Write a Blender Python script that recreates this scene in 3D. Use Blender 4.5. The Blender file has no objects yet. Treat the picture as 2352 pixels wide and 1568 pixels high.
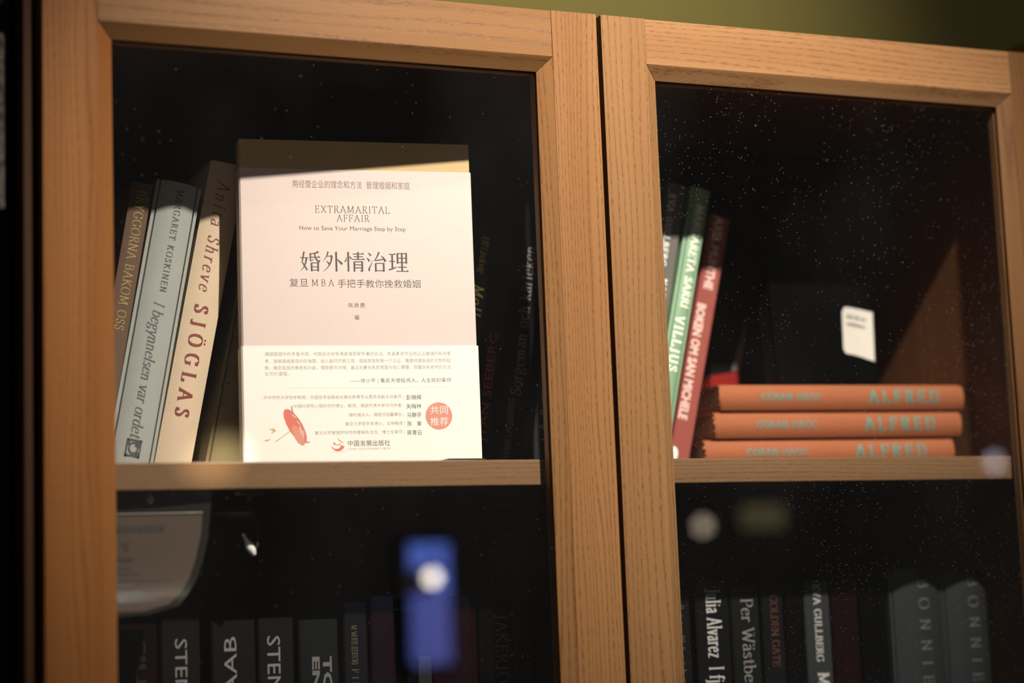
import bpy, bmesh, math, random
from mathutils import Vector, Matrix
random.seed(7)
S = bpy.context.scene
COL = S.collection
TOP = 2.02                       # height of the bookcase doors above the floor

# ---------------------------------------------------------------- camera
cam_d = bpy.data.cameras.new('camera')
cam = bpy.data.objects.new('camera', cam_d); COL.objects.link(cam); S.camera = cam
_r = Vector((0.9244, -0.3795, -0.0379)); _f = Vector((0.3811, 0.9147, 0.1347))
_f.normalize(); _r = (_r - _f * _r.dot(_f)).normalized(); _u = _r.cross(_f)
_m = Matrix((_r, _u, -_f)).transposed().to_4x4()
_m.translation = Vector((-0.1878, -1.2208, TOP - 0.4220))
cam.matrix_world = _m
cam_d.sensor_width = 36; cam_d.lens = 36 * 4397 / 2352
cam_d.clip_start = 0.05; cam_d.clip_end = 60
cam_d.dof.use_dof = True; cam_d.dof.focus_distance = 1.392; cam_d.dof.aperture_fstop = 2.5

# ---------------------------------------------------------------- view, world, lights
S.view_settings.view_transform = 'Standard'; S.view_settings.look = 'None'
S.view_settings.exposure = 0.0; S.view_settings.gamma = 1.0; S.view_settings.use_curve_mapping = False
S.cycles.use_denoising = True
S.cycles.transparent_max_bounces = 16
wd = bpy.data.worlds.new('world'); S.world = wd; wd.use_nodes = True
wd.node_tree.nodes['Background'].inputs[0].default_value = (1.0, 0.94, 0.86, 1)
wd.node_tree.nodes['Background'].inputs[1].default_value = 0.065

def light(name, kind, loc, target, energy, color, **kw):
    d = bpy.data.lights.new(name, kind); d.energy = energy; d.color = color
    for k, v in kw.items(): setattr(d, k, v)
    o = bpy.data.objects.new(name, d); COL.objects.link(o)
    o.location = loc
    o.rotation_euler = (Vector(target) - Vector(loc)).to_track_quat('-Z', 'Y').to_euler()
    return o
# the shop's track spot above the bookcase
sp = light('track_spot', 'SPOT', (0.472, -0.91, TOP + 0.72), (0.415, 0.0, TOP - 0.160), 230, (1.0, 0.90, 0.80),
           spot_size=math.radians(52), spot_blend=1.0, shadow_soft_size=0.017)
sp.scale = (1.0, 0.54, 1.0)          # the lamp's oval beam, wider than tall
light('wall_spot', 'SPOT', (0.32, -0.75, TOP + 0.80), (0.42, 0.30, TOP + 0.14), 50, (1.0, 0.86, 0.66),
      spot_size=math.radians(44), spot_blend=1.0, shadow_soft_size=0.03)
# added narrow spot imitating a stray reflected light patch on the shelf edge
light('added_patch_spot', 'SPOT', (-0.62, -2.25, TOP - 0.318), (0.112, 0.025, TOP - 0.3165), 620, (1.0, 0.84, 0.58),
      spot_size=math.radians(1.06), spot_blend=0.55, shadow_soft_size=0.012)
light('ceiling_fill', 'AREA', (-0.6, -2.2, 2.9), (0.3, 0.0, 1.7), 5.2, (1.0, 0.88, 0.74), size=1.2)  # added soft fill from overhead, stands for the room's ambient light

# ---------------------------------------------------------------- materials
def new_mat(name):
    m = bpy.data.materials.new(name); m.use_nodes = True
    n = m.node_tree.nodes; l = m.node_tree.links
    return m, n, l, n['Principled BSDF']
def noise(n, l, vec, scale, detail=2.0, rough=0.5):
    t = n.new('ShaderNodeTexNoise'); t.inputs['Scale'].default_value = scale
    t.inputs['Detail'].default_value = detail; t.inputs['Roughness'].default_value = rough
    if vec is not None: l.new(vec, t.inputs['Vector'])
    return t.outputs['Fac']
def mapped(n, l, scale, off=(0, 0, 0)):
    tc = n.new('ShaderNodeTexCoord'); mp = n.new('ShaderNodeMapping')
    mp.inputs['Scale'].default_value = scale; mp.inputs['Location'].default_value = off
    l.new(tc.outputs['Object'], mp.inputs['Vector']); return mp.outputs['Vector']
def ramp(n, l, fac, stops):
    r = n.new('ShaderNodeValToRGB'); e = r.color_ramp.elements
    while len(e) < len(stops): e.new(0.5)
    for k, (p, c) in enumerate(stops):
        e[k].position = p; e[k].color = (c, c, c, 1) if isinstance(c, (int, float)) else (*c, 1)
    l.new(fac, r.inputs['Fac']); return r.outputs['Color']
def mixc(n, l, fac, a, b, blend='MIX'):
    m = n.new('ShaderNodeMix'); m.data_type = 'RGBA'; m.blend_type = blend
    if isinstance(fac, (int, float)): m.inputs[0].default_value = fac
    else: l.new(fac, m.inputs[0])
    for i, c in ((6, a), (7, b)):
        if isinstance(c, tuple): m.inputs[i].default_value = (*c, 1)
        else: l.new(c, m.inputs[i])
    return m.outputs[2]
def math_n(n, l, op, a, b):
    m = n.new('ShaderNodeMath'); m.operation = op
    for i, v in ((0, a), (1, b)):
        if isinstance(v, (int, float)): m.inputs[i].default_value = v
        else: l.new(v, m.inputs[i])
    return m.outputs[0]
def bump(n, l, p, h, strength, dist):
    b = n.new('ShaderNodeBump'); b.inputs['Strength'].default_value = strength
    b.inputs['Distance'].default_value = dist
    l.new(h, b.inputs['Height']); l.new(b.outputs['Normal'], p.inputs['Normal'])

def wood(name, axis, light_c, dark_c, pore_c, off=(0, 0, 0), pore=1.0, rings=150.0, rough=0.42):
    """ash veneer: stretched growth rings with rows of short open pores along the given axis"""
    m, n, l, p = new_mat(name)
    def sc(perp, along):
        return tuple(along if 'xyz'[i] == axis else perp for i in range(3))
    big = noise(n, l, mapped(n, l, sc(28, 1.1), off), 1, 3)
    ring = noise(n, l, mapped(n, l, sc(rings, 1.6), off), 1, 2)
    fib = noise(n, l, mapped(n, l, sc(900, 30), off), 1, 2)
    por = noise(n, l, mapped(n, l, sc(2100, 190), off), 1, 2.0, 0.6)
    tc = n.new('ShaderNodeTexCoord'); sx = n.new('ShaderNodeSeparateXYZ'); l.new(tc.outputs['Object'], sx.inputs[0])
    perp = math_n(n, l, 'ADD', sx.outputs['XYZ'.index({'z': 'X', 'x': 'Z'}[axis])], math_n(n, l, 'MULTIPLY', sx.outputs[1], 0.7))
    wav = math_n(n, l, 'MULTIPLY', noise(n, l, mapped(n, l, sc(26, 2.2), off), 1, 2.5), 0.030)
    fr_ = math_n(n, l, 'FRACT', math_n(n, l, 'MULTIPLY', math_n(n, l, 'ADD', math_n(n, l, 'ADD', perp, wav), 5.0), rings), 0.0)
    tri_ = math_n(n, l, 'ABSOLUTE', math_n(n, l, 'SUBTRACT', fr_, 0.5), 0.0)
    ringm = ramp(n, l, math_n(n, l, 'MULTIPLY', tri_, 2.0), [(0.42, 0.0), (0.95, 1.0)])
    thr = math_n(n, l, 'SUBTRACT', 0.66, math_n(n, l, 'MULTIPLY', ringm, 0.22))
    pm = math_n(n, l, 'MULTIPLY', math_n(n, l, 'SUBTRACT', por, thr), 7.5)
    cl = n.new('ShaderNodeClamp'); l.new(pm, cl.inputs[0]); pm = cl.outputs[0]
    c = mixc(n, l, ramp(n, l, big, [(0.3, 0.0), (0.7, 1.0)]), dark_c, light_c)
    c = mixc(n, l, math_n(n, l, 'MULTIPLY', math_n(n, l, 'MULTIPLY', ringm, ring), 0.75), c, dark_c)
    c = mixc(n, l, math_n(n, l, 'MULTIPLY', fib, 0.40), c, dark_c)
    grit = noise(n, l, mapped(n, l, (2600, 2600, 2600)), 1, 1)
    c = mixc(n, l, 0.30, c, mixc(n, l, grit, (0.35, 0.35, 0.35), (0.65, 0.65, 0.65)), 'OVERLAY')
    c = mixc(n, l, math_n(n, l, 'MULTIPLY', pm, 0.72 * pore), c, pore_c)
    l.new(c, p.inputs['Base Color'])
    p.inputs['Roughness'].default_value = rough
    p.inputs['Specular IOR Level'].default_value = 0.13
    h = math_n(n, l, 'SUBTRACT', math_n(n, l, 'MULTIPLY', fib, 0.25), pm)
    bump(n, l, p, h, 0.30, 0.0005)
    return m
WL, WD, WP = (0.243, 0.130, 0.052), (0.166, 0.073, 0.025), (0.060, 0.023, 0.011)
WOOD_V = wood('ash_wood_upright', 'z', WL, WD, WP, pore=0.85, rings=300.0)
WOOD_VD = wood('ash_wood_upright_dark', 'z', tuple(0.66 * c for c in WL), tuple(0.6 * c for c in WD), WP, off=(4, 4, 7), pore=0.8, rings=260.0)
WOOD_V2 = wood('ash_wood_upright_open', 'z', (0.226, 0.126, 0.054), (0.174, 0.085, 0.032), WP, off=(3, 1, 2), pore=0.8, rings=190.0)
WOOD_H = wood('ash_wood_level', 'x', (0.208, 0.107, 0.043), (0.150, 0.071, 0.025), WP, pore=0.6, rings=110.0, rough=0.36)
WOOD_H2 = wood('ash_wood_level_fine', 'x', (0.280, 0.159, 0.074), (0.195, 0.095, 0.038), WP, off=(5, 2, 1), pore=0.75, rings=230.0, rough=0.38)
WOOD_S = wood('shelf_edge_wood', 'x', (0.200, 0.115, 0.058), (0.135, 0.072, 0.034), (0.07, 0.035, 0.02), off=(1, 7, 4), pore=0.7, rings=300.0, rough=0.34)
WOOD_B = wood('carcass_wood', 'z', (0.135, 0.058, 0.024), (0.095, 0.038, 0.015), WP, off=(9, 3, 4))
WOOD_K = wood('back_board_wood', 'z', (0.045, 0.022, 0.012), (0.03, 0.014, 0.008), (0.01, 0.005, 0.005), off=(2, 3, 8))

def plain(name, col, rough=0.6, spec=0.3, weave=0.0, var=0.06, emit=None, es=1.0, sheen=0.0):
    m, n, l, p = new_mat(name)
    v = noise(n, l, mapped(n, l, (60, 60, 60)), 1, 3)
    c = mixc(n, l, v, tuple(x * (1 - var) for x in col), tuple(min(1, x * (1 + var)) for x in col))
    l.new(c, p.inputs['Base Color'])
    p.inputs['Roughness'].default_value = rough; p.inputs['Specular IOR Level'].default_value = spec
    if sheen: p.inputs['Coat Weight'].default_value = sheen; p.inputs['Coat Roughness'].default_value = 0.12
    if weave:
        a = noise(n, l, mapped(n, l, (2600, 1400, 500)), 1, 1); b = noise(n, l, mapped(n, l, (500, 1400, 2600)), 1, 1)
        bump(n, l, p, math_n(n, l, 'ADD', a, b), weave, 0.0004)
    if emit:
        p.inputs['Emission Color'].default_value = (*emit, 1); p.inputs['Emission Strength'].default_value = es
    return m
def paper_edges(name, col):
    m, n, l, p = new_mat(name)
    v = noise(n, l, mapped(n, l, (3200, 30, 30)), 1, 2)
    l.new(mixc(n, l, v, tuple(x * 0.72 for x in col), col), p.inputs['Base Color'])
    p.inputs['Roughness'].default_value = 0.85; return m
PAGES = paper_edges('page_edges', (0.55, 0.44, 0.30))

def glass_mat(name, haze, dust, seed):
    """clear pane: sees through, mirrors the room by the facing angle, carries a film of dust"""
    m, n, l, p = new_mat(name); n.remove(p)
    out = n['Material Output']
    lw = n.new('ShaderNodeLayerWeight'); lw.inputs['Blend'].default_value = 0.5
    f5 = math_n(n, l, 'POWER', lw.outputs['Facing'], 5.0)
    fr = math_n(n, l, 'ADD', math_n(n, l, 'MULTIPLY', f5, 0.92), 0.038)
    tr = n.new('ShaderNodeBsdfTransparent'); tr.inputs[0].default_value = (0.975, 0.985, 0.98, 1)
    gl = n.new('ShaderNodeBsdfGlossy'); gl.inputs['Roughness'].default_value = 0.0
    mx = n.new('ShaderNodeMixShader'); l.new(fr, mx.inputs[0]); l.new(tr.outputs[0], mx.inputs[1]); l.new(gl.outputs[0], mx.inputs[2])
    df = n.new('ShaderNodeBsdfDiffuse'); df.inputs[0].default_value = (0.8, 0.8, 0.8, 1)
    # dust specks: tiny cells, only a few of them kept
    vo = n.new('ShaderNodeTexVoronoi'); vo.inputs['Scale'].default_value = 1
    l.new(mapped(n, l, (1000, 0, 1000), (seed, seed, seed)), vo.inputs['Vector'])
    spot = math_n(n, l, 'LESS_THAN', vo.outputs['Distance'], 0.13)
    sep = n.new('ShaderNodeSeparateColor'); l.new(vo.outputs['Color'], sep.inputs[0])
    clus = noise(n, l, mapped(n, l, (14, 14, 14), (seed, 0, 0)), 1, 2)
    keep = math_n(n, l, 'LESS_THAN', sep.outputs[0], math_n(n, l, 'MULTIPLY', math_n(n, l, 'SUBTRACT', clus, 0.36), dust))
    spk = math_n(n, l, 'MULTIPLY', math_n(n, l, 'MULTIPLY', spot, keep), math_n(n, l, 'MULTIPLY', math_n(n, l, 'POWER', sep.outputs[1], 2.0), 0.5))
    sm = noise(n, l, mapped(n, l, (9, 9, 5), (seed, 2, 1)), 1, 4)
    film = math_n(n, l, 'MULTIPLY', ramp(n, l, sm, [(0.42, 0.0), (0.85, 1.0)]), haze)
    tc = n.new('ShaderNodeTexCoord'); sy = n.new('ShaderNodeSeparateXYZ'); l.new(tc.outputs['Object'], sy.inputs[0])
    fac = math_n(n, l, 'MULTIPLY', math_n(n, l, 'ADD', film, spk), math_n(n, l, 'LESS_THAN', sy.outputs[1], 0.0112))
    m2 = n.new('ShaderNodeMixShader'); l.new(fac, m2.inputs[0]); l.new(mx.outputs[0], m2.inputs[1]); l.new(df.outputs[0], m2.inputs[2])
    l.new(m2.outputs[0], out.inputs[0]); return m
GLASS_L = glass_mat('door_glass_clear', 0.005, 0.16, 3.0)
GLASS_R = glass_mat('door_glass_dusty', 0.004, 1.1, 11.0)

# ---------------------------------------------------------------- mesh helpers
def obj(name, verts, faces, mat, parent=None, smooth=False, bevel=0.0, loc=None):
    me = bpy.data.meshes.new(name); me.from_pydata([tuple(v) for v in verts], [], faces); me.update()
    if smooth:
        for f in me.polygons: f.use_smooth = True
    me.materials.append(mat)
    o = bpy.data.objects.new(name, me); COL.objects.link(o)
    if parent: o.parent = parent
    if loc: o.location = loc
    if bevel:
        b = o.modifiers.new('bevel', 'BEVEL'); b.width = bevel; b.segments = 2; b.limit_method = 'ANGLE'; b.angle_limit = math.radians(50)
    return o
def empty(name, label, cat, loc=(0, 0, 0), rot=(0, 0, 0), group=None):
    o = bpy.data.objects.new(name, None); COL.objects.link(o); o.empty_display_size = 0.02
    o.location = loc; o.rotation_euler = rot; return tag(o, label, cat, group)
def tag(o, label, cat, group=None):
    o['label'] = label; o['category'] = cat
    if group: o['group'] = group
    return o
def structure(o): o['kind'] = 'structure'; return o
class MB:
    def __init__(s): s.v = []; s.f = []
    def add(s, v, f):
        b = len(s.v); s.v += [tuple(p) for p in v]; s.f += [tuple(i + b for i in q) for q in f]; return s
    def box(s, x0, x1, y0, y1, z0, z1):
        return s.add([(x0, y0, z0), (x1, y0, z0), (x1, y1, z0), (x0, y1, z0), (x0, y0, z1), (x1, y0, z1), (x1, y1, z1), (x0, y1, z1)],
                     [(0, 3, 2, 1), (4, 5, 6, 7), (0, 1, 5, 4), (1, 2, 6, 5), (2, 3, 7, 6), (3, 0, 4, 7)])
    def prism(s, prof, lo, hi, place):
        """close a profile [(a,b)] between lo(a,b) and hi(a,b); place(a,b,t)->xyz"""
        n = len(prof); v = [place(a, b, lo(a, b)) for a, b in prof] + [place(a, b, hi(a, b)) for a, b in prof]
        f = [(i, (i + 1) % n, n + (i + 1) % n, n + i) for i in range(n)] + [tuple(range(n - 1, -1, -1)), tuple(range(n, 2 * n))]
        return s.add(v, f)
    def lathe(s, prof, n=24, c=(0, 0, 0)):
        v = []; f = []
        for r, z in prof:
            for k in range(n): v.append((c[0] + r * math.cos(2 * math.pi * k / n), c[1] + r * math.sin(2 * math.pi * k / n), c[2] + z))
        for i in range(len(prof) - 1):
            for k in range(n): f.append((i * n + k, i * n + (k + 1) % n, (i + 1) * n + (k + 1) % n, (i + 1) * n + k))
        f.append(tuple(range(n - 1, -1, -1))); f.append(tuple(range((len(prof) - 1) * n, len(prof) * n)))
        return s.add(v, f)
    def tube(s, pts, r, n=8):
        pts = [Vector(p) for p in pts]; v = []; f = []
        for i, p in enumerate(pts):
            d = (pts[min(i + 1, len(pts) - 1)] - pts[max(i - 1, 0)]).normalized()
            a = d.orthogonal().normalized(); b = d.cross(a)
            for k in range(n):
                t = 2 * math.pi * k / n; v.append(p + (a * math.cos(t) + b * math.sin(t)) * r)
        for i in range(len(pts) - 1):
            for k in range(n): f.append((i * n + k, i * n + (k + 1) % n, (i + 1) * n + (k + 1) % n, (i + 1) * n + k))
        f.append(tuple(range(n - 1, -1, -1))); f.append(tuple(range((len(pts) - 1) * n, len(pts) * n)))
        return s.add(v, f)
    def build(s, name, mat, parent=None, **k):
        o = obj(name, s.v, s.f, mat, parent, **k)
        bm = bmesh.new(); bm.from_mesh(o.data); bmesh.ops.recalc_face_normals(bm, faces=bm.faces); bm.to_mesh(o.data); bm.free()
        return o

# ---------------------------------------------------------------- lettering
# pen strokes of a broad-nib roman alphabet (cap height 1): L lines, C curves, S serif feet, D dots
GL = {
'A': '.78|L .05,0 .39,1|L .39,1 .73,0|L .17,.35 .61,.35|S .05,0 .73,0', 'B': '.64|L .12,0 .12,1|C .12,1 .36,1 .5,.88 .48,.64 .34,.54 .12,.54|C .12,.54 .4,.54 .57,.4 .56,.14 .4,0 .12,0|S .12,0 .12,1',
'C': '.74|C .66,.8 .56,.95 .42,1 .22,.94 .08,.72 .07,.36 .19,.1 .4,0 .56,.04 .69,.2|L .67,.78 .67,.98', 'D': '.78|L .12,0 .12,1|C .12,1 .36,1 .62,.86 .71,.5 .62,.14 .36,0 .12,0|S .12,0 .12,1',
'E': '.62|L .12,0 .12,1|L .12,1 .53,1|L .12,.53 .45,.53|L .12,0 .56,0|L .53,1 .54,.85|L .56,0 .58,.17|L .45,.62 .45,.44|S .12,0 .12,1', 'F': '.58|L .12,0 .12,1|L .12,1 .53,1|L .12,.53 .44,.53|L .53,1 .54,.84|L .44,.62 .44,.44|S .12,0 .12,1',
'G': '.78|C .66,.8 .56,.95 .42,1 .22,.94 .08,.72 .07,.36 .19,.1 .4,0 .58,.04 .68,.12|L .68,.42 .68,.08|L .67,.78 .67,.98|S .68,.42', 'H': '.82|L .12,0 .12,1|L .7,0 .7,1|L .12,.52 .7,.52|S .12,0 .12,1 .7,0 .7,1',
'I': '.3|L .15,0 .15,1|S .15,0 .15,1', 'J': '.4|L .24,1 .24,.1|C .24,.14 .2,-.04 .1,-.08 .03,.0|S .24,1', 'K': '.74|L .12,0 .12,1|L .64,1 .14,.46|L .26,.58 .7,0|S .12,0 .12,1 .64,1 .68,0', 'L': '.6|L .12,0 .12,1|L .12,0 .55,0|L .55,0 .57,.2|S .12,0 .12,1',
'M': '.96|L .1,0 .14,1|L .14,1 .47,.1|L .47,.1 .82,1|L .82,1 .86,0|S .1,0 .86,0 .12,1 .84,1', 'N': '.8|L .12,0 .12,1|L .12,1 .68,0|L .68,0 .68,1|S .12,0 .1,1 .68,1', 'O': '.84|C .42,1 .2,.92 .07,.68 .07,.32 .2,.08 .42,0 .64,.08 .77,.32 .77,.68 .64,.92 .42,1',
'P': '.6|L .12,0 .12,1|C .12,1 .38,1 .54,.86 .52,.6 .36,.47 .12,.47|S .12,0 .12,1', 'R': '.68|L .12,0 .12,1|C .12,1 .38,1 .52,.87 .5,.63 .34,.52 .12,.52|L .32,.52 .64,0|S .12,0 .12,1 .64,0', 'S': '.54|C .45,.84 .34,.98 .18,.96 .09,.8 .14,.62 .3,.52 .44,.4 .47,.18 .36,.02 .18,.02 .07,.2|L .45,.96 .45,.76|L .07,.02 .07,.24',
'T': '.68|L .34,0 .34,1|L .05,1 .63,1|L .05,1 .04,.8|L .63,1 .64,.8|S .34,0', 'U': '.8|C .13,1 .13,.3 .22,.06 .4,0 .58,.06 .67,.3 .67,1|S .13,1 .67,1', 'V': '.74|L .05,1 .37,0|L .37,0 .69,1|S .05,1 .69,1', 'W': '1.06|L .05,1 .32,0|L .32,0 .53,.8|L .53,.8 .76,0|L .76,0 1.02,1|S .05,1 1.02,1 .5,1',
'X': '.74|L .08,1 .66,0|L .66,1 .08,0|S .08,1 .66,1 .08,0 .66,0', 'Y': '.7|L .05,1 .35,.46|L .65,1 .35,.46|L .35,.46 .35,0|S .05,1 .65,1 .35,0',
'a': '.54|C .12,.54 .25,.66 .39,.6 .43,.44 .43,.12 .52,.02|C .43,.4 .2,.34 .08,.2 .13,.03 .27,0 .43,.14', 'b': '.6|L .12,1 .12,.04|C .12,.46 .27,.65 .43,.62 .54,.38 .48,.1 .3,0 .12,.08|S .08,1', 'c': '.52|C .46,.5 .37,.65 .2,.6 .08,.36 .14,.08 .3,0 .48,.13',
'd': '.6|L .5,1 .5,0|C .5,.5 .34,.66 .15,.56 .07,.3 .14,.05 .3,0 .5,.14|S .46,1 .54,0', 'e': '.55|C .1,.37 .3,.38 .49,.39 .46,.57 .32,.66 .15,.56 .07,.32 .14,.08 .3,0 .5,.13', 'f': '.4|C .44,.93 .36,1.01 .25,.96 .21,.75 .2,.5|L .2,.6 .2,0|L .06,.63 .37,.63|S .2,0',
'g': '.56|C .42,.58 .26,.66 .11,.54 .11,.36 .22,.25 .37,.29 .45,.44 .42,.58|C .18,.27 .1,.13 .22,.05 .42,.0 .51,-.14 .4,-.29 .18,-.3 .07,-.18 .2,.03|L .42,.58 .54,.64', 'h': '.62|L .12,1 .12,0|C .12,.44 .28,.64 .42,.61 .47,.42|L .47,.46 .47,0|S .08,1 .12,0 .47,0', 'i': '.28|L .14,.64 .14,0|D .14,.9|S .14,0 .1,.64',
'j': '.28|L .16,.64 .16,-.1|C .16,-.06 .11,-.25 -.02,-.29|D .16,.9|S .12,.64', 'k': '.58|L .12,1 .12,0|L .45,.64 .14,.3|L .24,.38 .52,0|S .08,1 .12,0 .45,.64 .52,0', 'l': '.28|L .14,1 .14,0|S .1,1 .14,0', 'm': '.9|L .12,.64 .12,0|C .12,.44 .26,.64 .39,.61 .43,.42|L .43,.46 .43,0|C .43,.44 .58,.64 .7,.61 .74,.42|L .74,.46 .74,0|S .08,.64 .12,0 .43,0 .74,0',
'n': '.62|L .12,.64 .12,0|C .12,.44 .28,.64 .42,.61 .47,.42|L .47,.46 .47,0|S .08,.64 .12,0 .47,0', 'o': '.6|C .3,.66 .14,.58 .07,.33 .14,.08 .3,0 .46,.08 .53,.33 .46,.58 .3,.66', 'p': '.6|L .12,.64 .12,-.3|C .12,.46 .27,.65 .43,.62 .54,.38 .48,.1 .3,0 .12,.08|S .12,-.3 .08,.64',
'r': '.42|L .12,.64 .12,0|C .12,.4 .2,.58 .32,.65 .4,.58|S .12,0 .08,.64', 's': '.46|C .38,.52 .28,.65 .14,.6 .11,.46 .26,.34 .4,.24 .38,.06 .24,0 .08,.1', 't': '.4|L .2,.84 .2,.14|C .2,.2 .22,.02 .3,.0 .39,.08|L .06,.63 .37,.63', 'u': '.62|C .12,.64 .12,.2 .2,.02 .34,.04 .47,.2|L .47,.64 .47,0|S .08,.64 .44,.64 .51,0',
'v': '.52|L .05,.64 .26,0|L .26,0 .47,.64|S .05,.64 .47,.64', 'w': '.78|L .05,.64 .24,0|L .24,0 .4,.56|L .4,.56 .56,0|L .56,0 .74,.64|S .05,.64 .74,.64', 'y': '.54|L .05,.64 .28,.02|L .5,.64 .2,-.28|S .05,.64 .5,.64', 'z': '.5|L .08,.63 .44,.63|L .44,.63 .07,0|L .07,0 .45,0',
'.': '.26|D .13,.03', '(': '.34|C .3,1.05 .14,.75 .1,.4 .16,.05 .3,-.2', ')': '.34|C .04,1.05 .2,.75 .24,.4 .18,.05 .04,-.2', ' ': '.34'}
for ch, base, up in (('Ä', 'A', 1.2), ('Ö', 'O', 1.2), ('ä', 'a', .9), ('ö', 'o', .9)):
    w = float(GL[base].split('|')[0]) / 2
    GL[ch] = GL[base] + '|D %.2f,%.2f %.2f,%.2f' % (w - .13, up, w + .13, up)
def pts_of(tok): return [tuple(float(c) for c in t.split(',')) for t in tok.split()]
def catmull(P, k=5):
    out = []; n = len(P); closed = P[0] == P[-1]
    for i in range(n - 1):
        p0 = P[i - 1] if i else (P[-2] if closed else P[0]); p1, p2 = P[i], P[i + 1]
        p3 = P[i + 2] if i + 2 < n else (P[1] if closed else P[-1])
        for j in range(k):
            t = j / k
            out.append(tuple(0.5 * (2 * p1[a] + (p2[a] - p0[a]) * t + (2 * p0[a] - 5 * p1[a] + 4 * p2[a] - p3[a]) * t * t + (3 * p1[a] - p0[a] - 3 * p2[a] + p3[a]) * t ** 3) for a in (0, 1)))
    return out + [P[-1]]
def hull(P):
    P = sorted(set((round(x, 6), round(y, 6)) for x, y in P))
    def half(Q):
        h = []
        for p in Q:
            while len(h) > 1 and (h[-1][0] - h[-2][0]) * (p[1] - h[-2][1]) - (h[-1][1] - h[-2][1]) * (p[0] - h[-2][0]) <= 0: h.pop()
            h.append(p)
        return h[:-1]
    return half(P) + half(P[::-1])
STY = {'s': (.125, .03, 0, 1), 'sl': (.085, .02, 0, 1), 'si': (.105, .028, .2, 1), 'sb': (.19, .045, 0, 1), 'sc': (.19, .05, 0, .55)}
def serif_text(txt, style):
    """-> polygons and the total advance, cap height 1; tracking comes later"""
    T, t, slant, cond = STY[style]; ph = math.radians(14); c, s = math.cos(ph), math.sin(ph)
    nib = [(sx * T / 2 * c - sy * t / 2 * s, sx * T / 2 * s * .5 + sy * t / 2 * c) for sx in (-1, 1) for sy in (-1, 1)]
    glyphs = []
    for ch in txt:
        parts = GL.get(ch, GL[' ']).split('|'); polys = []
        for p in parts[1:]:
            k, P = p[0], pts_of(p[2:])
            if k == 'C': P = catmull(P)
            if k in 'LC':
                for a, b in zip(P, P[1:]): polys.append(hull([(a[0] + d[0], a[1] + d[1]) for d in nib] + [(b[0] + d[0], b[1] + d[1]) for d in nib]))
            elif k == 'S':
                for x, y in P:
                    yy = y - .015 if y > .3 else y + .015; w = .06 + T * .62
                    polys.append([(x - w, yy - .022), (x + w, yy - .022), (x + w, yy + .022), (x - w, yy + .022)])
            elif k == 'D':
                for x, y in P: polys.append([(x + .075 * math.cos(i * math.pi / 5), y + .075 * math.sin(i * math.pi / 5)) for i in range(10)])
        polys = [[((x + slant * y) * cond, y) for x, y in q] for q in polys]
        glyphs.append((polys, float(parts[0]) * cond))
    return glyphs
def set_serif(txt, style, length, cap):
    g = serif_text(txt, style); nat = sum(a for _, a in g); n = len(g)
    tr = (length / cap - nat) / max(1, n - 1); sx = 1.0
    if tr < -.03: sx = (length / cap) / (nat - .03 * (n - 1)); tr = -.03
    v, f, x = [], [], 0.0
    for polys, a in g:
        for q in polys:
            b = len(v); v += [((x + px * sx) * cap, py * cap) for px, py in q]; f.append(tuple(range(b, b + len(q))))
        x += (a + tr) * sx
    return v, f
def set_sans(txt, length, cap, weight=0.0, centre_cap=True):
    c = bpy.data.curves.new('t', 'FONT'); c.body = txt; c.fill_mode = 'FRONT'; c.resolution_u = 2; c.offset = weight
    o = bpy.data.objects.new('t', c); COL.objects.link(o)
    me = bpy.data.meshes.new_from_object(o.evaluated_get(bpy.context.evaluated_depsgraph_get()))
    v = [(p.co.x, p.co.y) for p in me.vertices]; f = [tuple(p.vertices) for p in me.polygons]
    bpy.data.objects.remove(o); bpy.data.curves.remove(c); bpy.data.meshes.remove(me)
    if not v: return [], []
    x0 = min(p[0] for p in v); x1 = max(p[0] for p in v)
    cjk = any(ord(ch) > 0x2E80 for ch in txt)
    ys = [p[1] for p in v]; base, h = (min(ys), max(ys) - min(ys)) if cjk else (0.0, 0.727)
    sx = length / (x1 - x0); sy = cap / h
    return [((x - x0) * sx, (y - base) * sy) for x, y in v], f
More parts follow.
